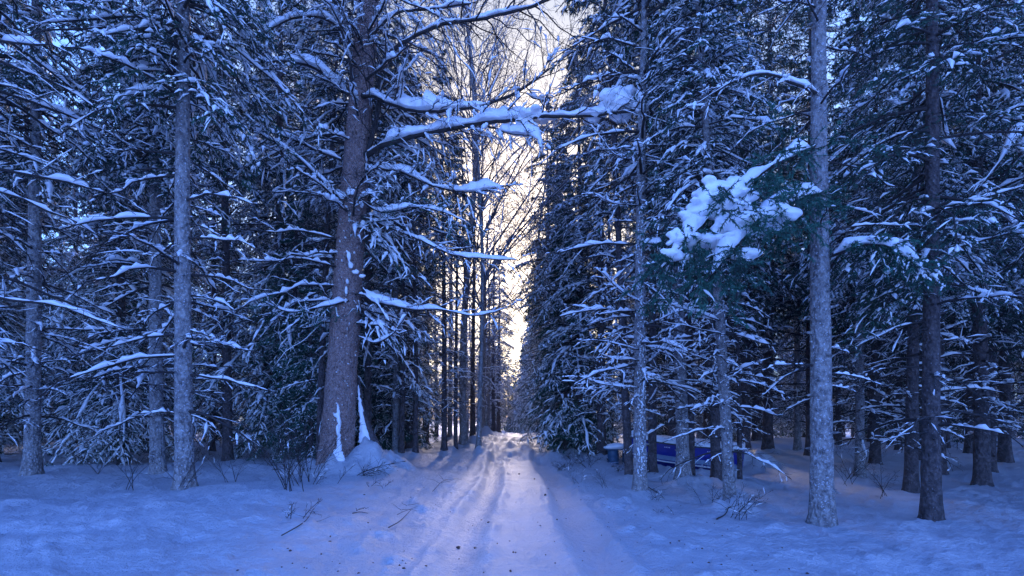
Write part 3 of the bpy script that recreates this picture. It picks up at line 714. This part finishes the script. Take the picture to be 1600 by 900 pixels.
# ---- right hand spruce outside the picture edge whose laden bough hangs in
rx, rY = 4.6, 7.6
ns = thing('spruce_tree', 'near spruce at the right with huge snow pillows on green boughs', 'tree', (rx, rY, gz(rx, rY)-.2))
bpy.context.view_layer.update()
tm, P2, z2, R2 = trunk_mesh(rng, 15, .16, 'bark_grey', .08, .4, 16, 80, 50); link('trunk', tm, ns)
bb = limb(ns, [(1275, 225, 7.6), (1200, 262, 7.3), (1150, 300, 7.0), (1100, 340, 6.8), (1060, 385, 6.7), (1022, 425, 6.6)], .04, .012, 201, .10, 40, 8, .28, .22, live=26, planar=.5, sfrac=.12)
snow_clumps(ns, bb, [(1120, 300, 6.9, .20, .18, .13), (1090, 335, 6.8, .16, .16, .10), (1078, 378, 6.7, .16, .16, .10), (1150, 350, 6.7, .26, .2, .14), (1133, 330, 6.8, .2, .2, .12), (1050, 400, 6.6, .13, .12, .08), (1105, 320, 6.85, .18, .16, .1), (1110, 375, 6.7, .14, .14, .08), (1066, 368, 6.7, .12, .12, .07), (1160, 310, 6.9, .16, .16, .1)], 8)
bc = limb(ns, [(1285, 300, 7.6), (1230, 320, 7.2), (1180, 355, 6.9), (1135, 395, 6.6), (1100, 440, 6.5)], .035, .01, 202, .10, 34, 8, .28, .25, live=26, planar=.5, sfrac=.12)
snow_clumps(ns, bc, [(1165, 400, 6.6, .15, .15, .1), (1190, 345, 6.8, .28, .2, .14)], 9)
limb(ns, [(1280, 150, 7.6), (1210, 120, 7.4), (1150, 130, 7.2), (1080, 170, 7.0)], .03, .01, 203, .04, 20, 6, .25, .2)
limb(ns, [(1300, 400, 7.6), (1350, 380, 7.3), (1400, 390, 7.0), (1450, 430, 6.8)], .035, .01, 204, .08, 24, 6, .3, .35, live=14, planar=.4)
tw, sn = MB(), MB(); c = 50; zz = np.sort(rng.uniform(1.6, 13, c)); L = rng.uniform(.6, 1.9, c)
A = limb_paths(rng, P2, z2, zz, L, rng.uniform(-.1, .3, c), rng.uniform(.1, .4, c)); tubes(tw, A, taper(A, .018, .3), 4)
B = spawn(rng, A, 8, .4, .1, (35, 65), .6, .1, 4); tubes(tw, B, taper(B, .006, .4), 3)
D = spawn(rng, B, 4, .38, .18, (30, 60), None, .1, 3); tubes(tw, D, taper(D, .004, .5), 3)
snow_on(sn, rng, A, .022, .85, 18, 6, var=.6)
link('twigs', tw.mesh('twigs', 'twig'), ns, 'stuff'); link('snow_load', sn.mesh('snow_load', 'snow'), ns, 'stuff')

# ---- snow lined branches of the speckled trunk and its neighbours
def root_by(txt): return next(o for o in roots if txt in o['label'])
bpy.context.view_layer.update()
r1 = root_by('frost speckled grey trunk nearest the track')
for k, (pts, r, s) in enumerate([
    ([(998, 470, 9.8), (970, 455, 9.4), (945, 430, 9.2), (935, 425, 9.1)], .018, .03), ([(998, 545, 9.8), (950, 532, 9.5), (905, 530, 9.2)], .014, .022),
    ([(998, 562, 9.8), (960, 560, 9.5), (935, 550, 9.2)], .016, .03), ([(1004, 475, 9.8), (1040, 478, 9.5), (1080, 490, 9.3), (1115, 498, 9.0)], .016, .03),
    ([(1004, 385, 9.8), (1010, 380, 9.5), (1040, 382, 9.3)], .02, .045), ([(1004, 540, 9.8), (1060, 550, 9.5), (1120, 568, 9.2)], .014, .022),
    ([(998, 605, 9.8), (950, 600, 9.5), (905, 588, 9.2)], .016, .026), ([(1005, 180, 9.8), (1040, 190, 9.6), (1090, 215, 9.4), (1150, 245, 9.2), (1200, 260, 9.0)], .02, .02),
    ([(998, 250, 9.8), (960, 240, 9.4), (930, 200, 9.2)], .014, .022), ([(1004, 130, 9.8), (1040, 90, 9.6), (1075, 55, 9.4)], .014, .02),
    ([(1003, 440, 9.8), (1035, 465, 9.5), (1065, 500, 9.3)], .012, .018), ([(998, 320, 9.8), (960, 318, 9.5), (925, 300, 9.2)], .014, .02)]):
    limb(r1, pts, r, r*.4, 300+k, s, 12, 4, .32, .1)
r3 = root_by('knotty grey leaning trunk with snow lump')
for k, (pts, r, s) in enumerate([
    ([(1118, 450, 9.0), (1100, 440, 8.7), (1060, 445, 8.5)], .014, .02), ([(1124, 500, 9.0), (1080, 485, 8.8), (1040, 475, 8.5)], .014, .025),
    ([(1120, 430, 9.0), (1112, 415, 8.8), (1105, 405, 8.6)], .014, .03), ([(1128, 520, 9.0), (1090, 512, 8.6), (1030, 500, 8.4)], .012, .018)]):
    limb(r3, pts, r, r*.4, 330+k, s, 10, 4, .3, .1)
r2 = root_by('stout knotty grey trunk')
limb(r2, [(1062, 600, 11.1), (1100, 596, 10.8), (1135, 575, 10.6)], .012, .004, 341, .015, 8, 4, .3)
ps = MB(); rs = np.random.default_rng(4)
# frozen snow stuck to the bark of the three near right trunks
for root, px0, px1, Y_, hw, n_ in ((r1, 1001, 999, 9.75, 9, 420), (r2, 1066, 1050, 11.13, 8, 80), (r3, 1139, 1122, 8.98, 8, 80)):
    mb = MB(); py = rs.uniform(330, 745, n_); f = (745-py)/415.
    px = px0+(px1-px0)*f+np.clip(rs.normal(.3, .5, n_), -1, 1)*hw*(1-.3*f)
    off = 1-((px-(px0+(px1-px0)*f))/hw/1.3)**2
    p = np.array([W3(a, b_, Y_+.14*(1-max(0, o_))) for a, b_, o_ in zip(px, py, off)])
    S = np.stack([rs.uniform(.004, .016, n_), np.full(n_, .012), .010*np.exp(rs.normal(0, .6, n_))], 1)
    blobs(mb, rs, p, S, 7, 5, .35)
    inv = np.array(root.matrix_world.inverted()); mb.V = [v@inv[:3, :3].T+inv[:3, 3] for v in mb.V]
    link('trunk_snow', mb.mesh('trunk_snow', 'snow'), root, 'stuff')

# ------------------------------------------------------------------ blue boat laid up under the trees
def mesh_obj(name, V, Fc, material, parent, smooth=False, kind=None):
    me = bpy.data.meshes.new(name); me.from_pydata([tuple(v) for v in V], [], [tuple(f) for f in Fc]); me.update()
    me.polygons.foreach_set('use_smooth', [smooth]*len(me.polygons)); me.materials.append(M[material])
    return link(name, me, parent, kind)
def box_vf(c, s):
    c = np.array(c); s = np.array(s)/2
    V = [c+s*np.array(k) for k in ((-1, -1, -1), (1, -1, -1), (1, 1, -1), (-1, 1, -1), (-1, -1, 1), (1, -1, 1), (1, 1, 1), (-1, 1, 1))]
    return V, [(0, 3, 2, 1), (4, 5, 6, 7), (0, 1, 5, 4), (1, 2, 6, 5), (2, 3, 7, 6), (3, 0, 4, 7)]
pL, pR = W3(972, 690, 16.2), W3(1158, 705, 14.6)
bl = float(np.hypot(pR[0]-pL[0], pR[1]-pL[1])); ang = math.atan2(pR[1]-pL[1], pR[0]-pL[0])
boat = thing('boat', 'blue boat with a pale stripe laid up under the trees, snow on top', 'boat', (pL[0], pL[1], .02), rot=(0, math.radians(5.5), ang))
def hull_section(u):
    """half breadth, keel z, chine z, sheer z at station u (0 stern .. 1 bow)"""
    wdt = .62*(1-max(0, (u-.45)/.55)**2.4*.93); kz = .02+.30*max(0, (u-.6)/.4)**2
    return wdt, kz, .30+.14*max(0, (u-.6)/.4)**1.6, .87-.06*math.sin(u*3.14)
ns_ = 30
def loft(levels, material, name, parent, close=False):
    V = []; m = len(levels(0))
    for k in range(ns_+1):
        u = 1-k/ns_
        for (y_, z_) in levels(u): V.append((k/ns_*bl, y_, z_))
    Fc = [(k*m+i, k*m+i+1, (k+1)*m+i+1, (k+1)*m+i) for k in range(ns_) for i in range(m-1)]
    if close:
        Fc += [(k*m+m-1, k*m, (k+1)*m, (k+1)*m+m-1) for k in range(ns_)]; Fc += [tuple(range(m)), tuple(range(ns_*m+m-1, ns_*m-1, -1))]
    return mesh_obj(name, V, Fc, material, parent)
def lv_hull(u):
    w_, k_, c_, s_ = hull_section(u); return [(-w_, s_), (-w_*.97, (c_+s_)/2), (-w_*.86, c_), (-w_*.5, k_+.08), (0, k_), (w_*.5, k_+.08), (w_*.86, c_), (w_*.97, (c_+s_)/2), (w_, s_), (w_*.5, s_+.04), (-w_*.5, s_+.04)]
loft(lv_hull, 'boat_blue', 'hull', boat, True)
def lv_stripe(u):
    w_, k_, c_, s_ = hull_section(u); return [(-w_*.90-.006, c_+.02), (-w_*.955-.010, c_+.15), (-w_*.94, c_+.15), (-w_*.88, c_+.02)]
loft(lv_stripe, 'boat_pale', 'stripe', boat, True)
def lv_stripe2(u):
    w_, k_, c_, s_ = hull_section(u); return [(-w_*.86-.012, c_-.05), (-w_*.87-.016, c_-.01), (-w_*.86, c_-.01), (-w_*.84, c_-.05)]
loft(lv_stripe2, 'white_paint', 'chine_rail', boat, True)
def lv_rail(u):
    w_, k_, c_, s_ = hull_section(u); return [(-w_-.03, s_-.03), (-w_-.03, s_+.01), (-w_+.02, s_+.01), (-w_+.02, s_-.03)]
loft(lv_rail, 'dark_metal', 'gunwale', boat, True)
def lv_snow(u):
    w_, k_, c_, s_ = hull_section(u); e = .012*math.sin(u*37)+.02*math.sin(u*11)
    return [(-w_-.02, s_+.015), (-w_-.03+e, s_+.07+e), (-w_*.8, s_+.15+e), (0, s_+.20-e), (w_*.8, s_+.14), (w_+.02, s_+.06), (w_, s_+.02)]
loft(lv_snow, 'snow', 'snow_cover', boat, True)
# two short pale script marks on the blue side
for nm, u0 in (('lettering', .40), ('lettering', .745)):
    V, Fc = [], []
    for q in range(7):
        x0 = bl*u0+q*.045; w_, k_, c_, s_ = hull_section(1-u0)
        yb = -w_*.985-.012
        for (dx, dz, ww, hh) in ((0, 0, .03, .012), (.012*(q % 3), .014, .012, .02+.012*(q % 2))):
            v, f = box_vf((x0+dx, yb, s_-.12+dz), (ww, .006, hh)); Fc += [tuple(i+len(V) for i in g) for g in f]; V += v
    mesh_obj(nm, V, Fc, 'white_paint', boat)
# cradle of short posts with crossbars, and the trailer's tube and wheel at the right end
for k, u in enumerate((.38, .45, .66)):
    v, f = box_vf((bl*u, -.30, -.10), (.07, .07, .42)); mesh_obj('cradle_post', v, f, 'wood', boat)
v, f = box_vf((bl*.5, -.30, .09), (bl*.72, .09, .05)); mesh_obj('cradle_beam', v, f, 'wood', boat)
v, f = box_vf((bl*.5, .30, .09), (bl*.72, .09, .05)); mesh_obj('cradle_beam', v, f, 'wood', boat)
mb = MB(); pth = smooth_path([(bl*.62, -.72, .10), (bl*.74, -.74, .04), (bl*.80, -.76, .16), (bl*.86, -.72, .18), (bl*.92, -.5, .10)], 24)
tubes(mb, pth[None], np.full((1, 24), .028), 8); link('trailer_tube', mb.mesh('trailer_tube', 'white_paint'), boat)
def lathe(name, prof, material, parent, loc=(0, 0, 0), k=24, axis='z'):
    V, Fc = [], []
    for r_, z_ in prof:
        for i in range(k):
            a = i*2*math.pi/k; p = (r_*math.cos(a), r_*math.sin(a), z_)
            if axis == 'y': p = (p[0], p[2], p[1])
            V.append((p[0]+loc[0], p[1]+loc[1], p[2]+loc[2]))
    n = len(prof)
    Fc = [(j*k+i, j*k+(i+1) % k, (j+1)*k+(i+1) % k, (j+1)*k+i) for j in range(n-1) for i in range(k)]
    Fc += [tuple(range(k-1, -1, -1)), tuple((n-1)*k+i for i in range(k))]
    return mesh_obj(name, V, Fc, material, parent, True)
wh = lathe('wheel', [(.10, -.06), (.19, -.06), (.21, -.03), (.21, .03), (.19, .06), (.10, .06)], 'rubber', boat, (bl*.78, -.52, .0), axis='y')
lathe('rim', [(.03, -.065), (.09, -.07), (.10, -.05), (.10, .05), (.09, .06), (.03, .065)], 'dark_metal', wh, (bl*.78, -.52, .0), axis='y')

# ------------------------------------------------------------------ blue barrel with a snow covered board on it
bp = W3(958, 718, 16.6); bg_ = gz(bp[0], bp[1])
br = thing('barrel', 'small blue barrel standing on the snow under a snow covered board', 'barrel', (bp[0], bp[1], bg_-.04))
lathe('drum', [(.16, 0), (.18, .02), (.18, .14), (.19, .155), (.18, .17), (.18, .30), (.19, .315), (.18, .33), (.18, .46), (.165, .49)], 'barrel_blue', br)
lathe('hoop', [(.186, .07), (.192, .08), (.192, .10), (.186, .11)], 'boat_pale', br)
bd = thing('board', 'snow covered board lying across the blue barrel', 'board', (bp[0]+.05, bp[1], bg_+.452))
v, f = box_vf((.08, 0, .02), (.78, .44, .035)); mesh_obj('plank', v, f, 'barrel_blue', bd)
mb = MB(); blobs(mb, np.random.default_rng(3), np.array([[.05, 0, .09], [-.16, 0, .06], [.26, 0, .05]]), np.array([[.36, .24, .13], [.22, .2, .07], [.2, .2, .06]]), 30, 20, .12)
link('snow_cap', mb.mesh('snow_cap', 'snow'), bd)
b2p = W3(980, 716, 16.9)
br2 = thing('barrel', 'second blue barrel half hidden behind the leaning slim trunk', 'barrel', (b2p[0], b2p[1], gz(b2p[0], b2p[1])-.06))
lathe('drum', [(.14, 0), (.16, .02), (.16, .25), (.17, .265), (.16, .28), (.16, .52), (.145, .55)], 'barrel_blue', br2)
mb = MB(); blobs(mb, np.random.default_rng(6), np.array([[0, 0, .58]]), np.array([[.19, .19, .10]]), 24, 16, .15); link('snow_cap', mb.mesh('snow_cap', 'snow'), br2)

# ------------------------------------------------------------------ bare shrubs, fallen twigs, litter
def shrub(label, px, Y, h, n, seed, spread=.5, r=.006, group=None, lean=0):
    rng = np.random.default_rng(seed); x = (px-HX)/F*Y; z0 = gz(x, Y)
    o = thing('bare_shrub', label, 'shrub', (x, Y, z0-.05), group)
    for k in range(n):
        a = rng.uniform(0, 6.28); L = h*rng.uniform(.5, 1.1); s = np.linspace(0, 1, 9)[:, None]
        d = np.array([math.cos(a)*spread+lean, math.sin(a)*spread, 1.0]); d /= np.linalg.norm(d)
        b_ = np.array([rng.normal(0, .10), rng.normal(0, .08), 0])
        P = b_+d*L*s+np.array([math.cos(a)*.3+lean*.4, math.sin(a)*.3, -.12])*L*s**2
        P += np.cumsum(rng.normal(0, .012*L, P.shape), 0)*s
        mb = MB(); tubes(mb, P[None], taper(P[None], r, .35), 5)
        B = spawn(rng, P[None], 7, .4, .12, (25, 60), None, .0, 5, (.2, .97), .06); tubes(mb, B, taper(B, r*.55, .4), 3)
        D = spawn(rng, B, 3, .4, .2, (25, 60), None, .0, 3); tubes(mb, D, taper(D, r*.4, .5), 3)
        st = link('stem', mb.mesh('stem', 'twig'), o)
        sb = MB(); snow_on(sb, rng, B, .009, .12, 4, 4)
        if sb.n: link('snow', sb.mesh('snow', 'snow'), st, 'stuff')
shrub('tall leafless shrub at the left edge with long dark stems', 452, 8.6, 1.9, 7, 1, .35, .008)
shrub('leafless shrub with crossing stems just left of the massive brown trunk', 478, 10.5, 1.7, 6, 2, .4, .008)
shrub('low dark twigs at the foot of the massive trunk, right side', 556, 11.2, .8, 5, 3, .9, .009, lean=.5)
shrub('small bent twig plant on the left foreground snow', 448, 6.6, .5, 3, 4, .7, .006)
shrub('tangle of thin stems beside the leaning knotty trunk at the right', 1150, 7.9, .65, 7, 5, .5, .005)
shrub('fine stems between the blackish and the knotty right trunks', 1118, 9.6, .8, 6, 6, .4, .004)
shrub('thin weed stalks on the snow left of the speckled trunk', 948, 10.3, .6, 4, 7, .35, .0035)
shrub('thin weed stalks near the track, further left of the speckled trunk', 908, 10.8, .45, 3, 8, .6, .0035)
shrub('sparse twigs sticking up right of the speckled trunk foot', 1028, 9.3, .35, 5, 9, .9, .004)
shrub('sparse stalks on the open snow between the right trunks', 1035, 7.9, .25, 3, 10, .5, .004)
shrub('thin twig plant right of the massive trunk on the bank', 590, 10.2, .35, 4, 11, .7, .004)
rr = random.Random(31)
for k in range(34):                                             # brush along the right bank by the barrel, and among the side woods
    px = rr.uniform(870, 1010); Y = rr.uniform(13.2, 20)
    shrub('snowy brush on the right bank between track and blue barrel', px, Y, rr.uniform(.25, .6), 3, 50+k, .8, .006, 'brush on the right bank')
for k in range(14):
    px = rr.choice([rr.uniform(60, 430), rr.uniform(1180, 1560), rr.uniform(440, 520)]); Y = rr.uniform(9, 14)
    shrub('leafless undergrowth shrub among the side woods', px, Y, rr.uniform(.6, 1.6), 4, 100+k, .45, .006, 'undergrowth shrubs')

def stick(label, pts, r, seed, k=5):
    rng = np.random.default_rng(seed); Wp = []
    for px, py in pts:
        y = 1.25*F/max(5, (py-HY))
        for _ in range(5): x = (px-HX)/F*y; y = (EYE-gz(x, y)-.02)*F/(py-HY)
        x = (px-HX)/F*y; Wp.append((x, y, gz(x, y)+.03))
    P = smooth_path(Wp, 12); c = P[0].copy(); P = P-c
    mb = MB(); tubes(mb, P[None], taper(P[None], r, .4), 6)
    B = spawn(rng, P[None], k, .3, .1, (30, 60), .5, 0, 4, (.3, .95), .05); B[..., 2] = np.abs(B[..., 2]-P[0, 2]); tubes(mb, B, taper(B, r*.5, .4), 4)
    o = link('fallen_twig', mb.mesh('fallen_twig', 'twig')); o.location = c; o['label'] = label; o['category'] = 'twig'
stick('forked twig lying on the left snow slope beside the track', [(607, 832), (625, 815), (642, 798)], .007, 1)
stick('small twig with short forks on the left snow bank', [(551, 803), (562, 801), (575, 803)], .008, 2, 8)
stick('long curved twig reaching over the left foreground snow', [(440, 838), (465, 826), (480, 812), (490, 795)], .007, 3, 3)
stick('thin twig on the bank below the slender trunks', [(676, 768), (690, 757), (700, 748)], .005, 4)
stick('dark short branch at the right foot of the leaning knotty trunk', [(1120, 812), (1135, 800), (1142, 790)], .012, 5, 6)
stick('short branch lying right of the speckled trunk foot', [(1012, 760), (1022, 768), (1034, 776)], .009, 6, 5)

# debris specks of bark and needles on the track
rng = np.random.default_rng(12); n_ = 150
y = 1120/rng.uniform(75, 250, n_); x = rng.uniform(-1, 1, n_)*(1.5+y*.25)+.1
z = gh(x, y); S = np.stack([rng.uniform(.004, .012, n_), rng.uniform(.005, .014, n_), rng.uniform(.003, .007, n_)], 1)*rng.choice([1, 1, 1.0, 1.8], n_)[:, None]
mb = MB(); blobs(mb, rng, np.stack([x, y, z+.003], 1), S, 6, 4, .25)
link('bark_litter', mb.mesh('bark_litter', 'leaf_brown'), None, 'stuff', 'dark bark crumbs and needles scattered over the snowy track')
for k, (px, py) in enumerate(((716, 833), (811, 735), (852, 770), (835, 743))):
    y = 1.3*F/(py-HY); x = (px-HX)/F*y; mb = MB(); blobs(mb, rng, np.array([[0, 0, .012]]), np.array([[.022, .02, .016]]), 10, 7, .2)
    o = link('bark_chip', mb.mesh('bark_chip', 'leaf_brown')); o.location = (x, y, gz(x, y)); o['category'] = 'bark chip'
    o['label'] = ('dark bark chip on the left rut in the foreground', 'dark chip in the middle of the track, farthest one', 'small dark chip right of the middle of the track', 'small dark chip on the track just before the rise')[k]
hz = bpy.data.materials.new('haze'); hz.use_nodes = True; t_ = hz.node_tree; t_.nodes.clear()
o_ = N(t_, 'ShaderNodeOutputMaterial'); pv = N(t_, 'ShaderNodeVolumePrincipled'); pv.inputs['Color'].default_value = (.9, .92, 1, 1); pv.inputs['Density'].default_value = HAZE
t_.links.new(pv.outputs[0], o_.inputs['Volume']); M['haze'] = hz
v, f = box_vf((0, 240, 12), (1900, 1400, 30))
if HAZE: mesh_obj('haze', v, f, 'haze', None, kind='stuff')
print('tris', sum(len(p.vertices)-2 for me in bpy.data.meshes for p in me.polygons))
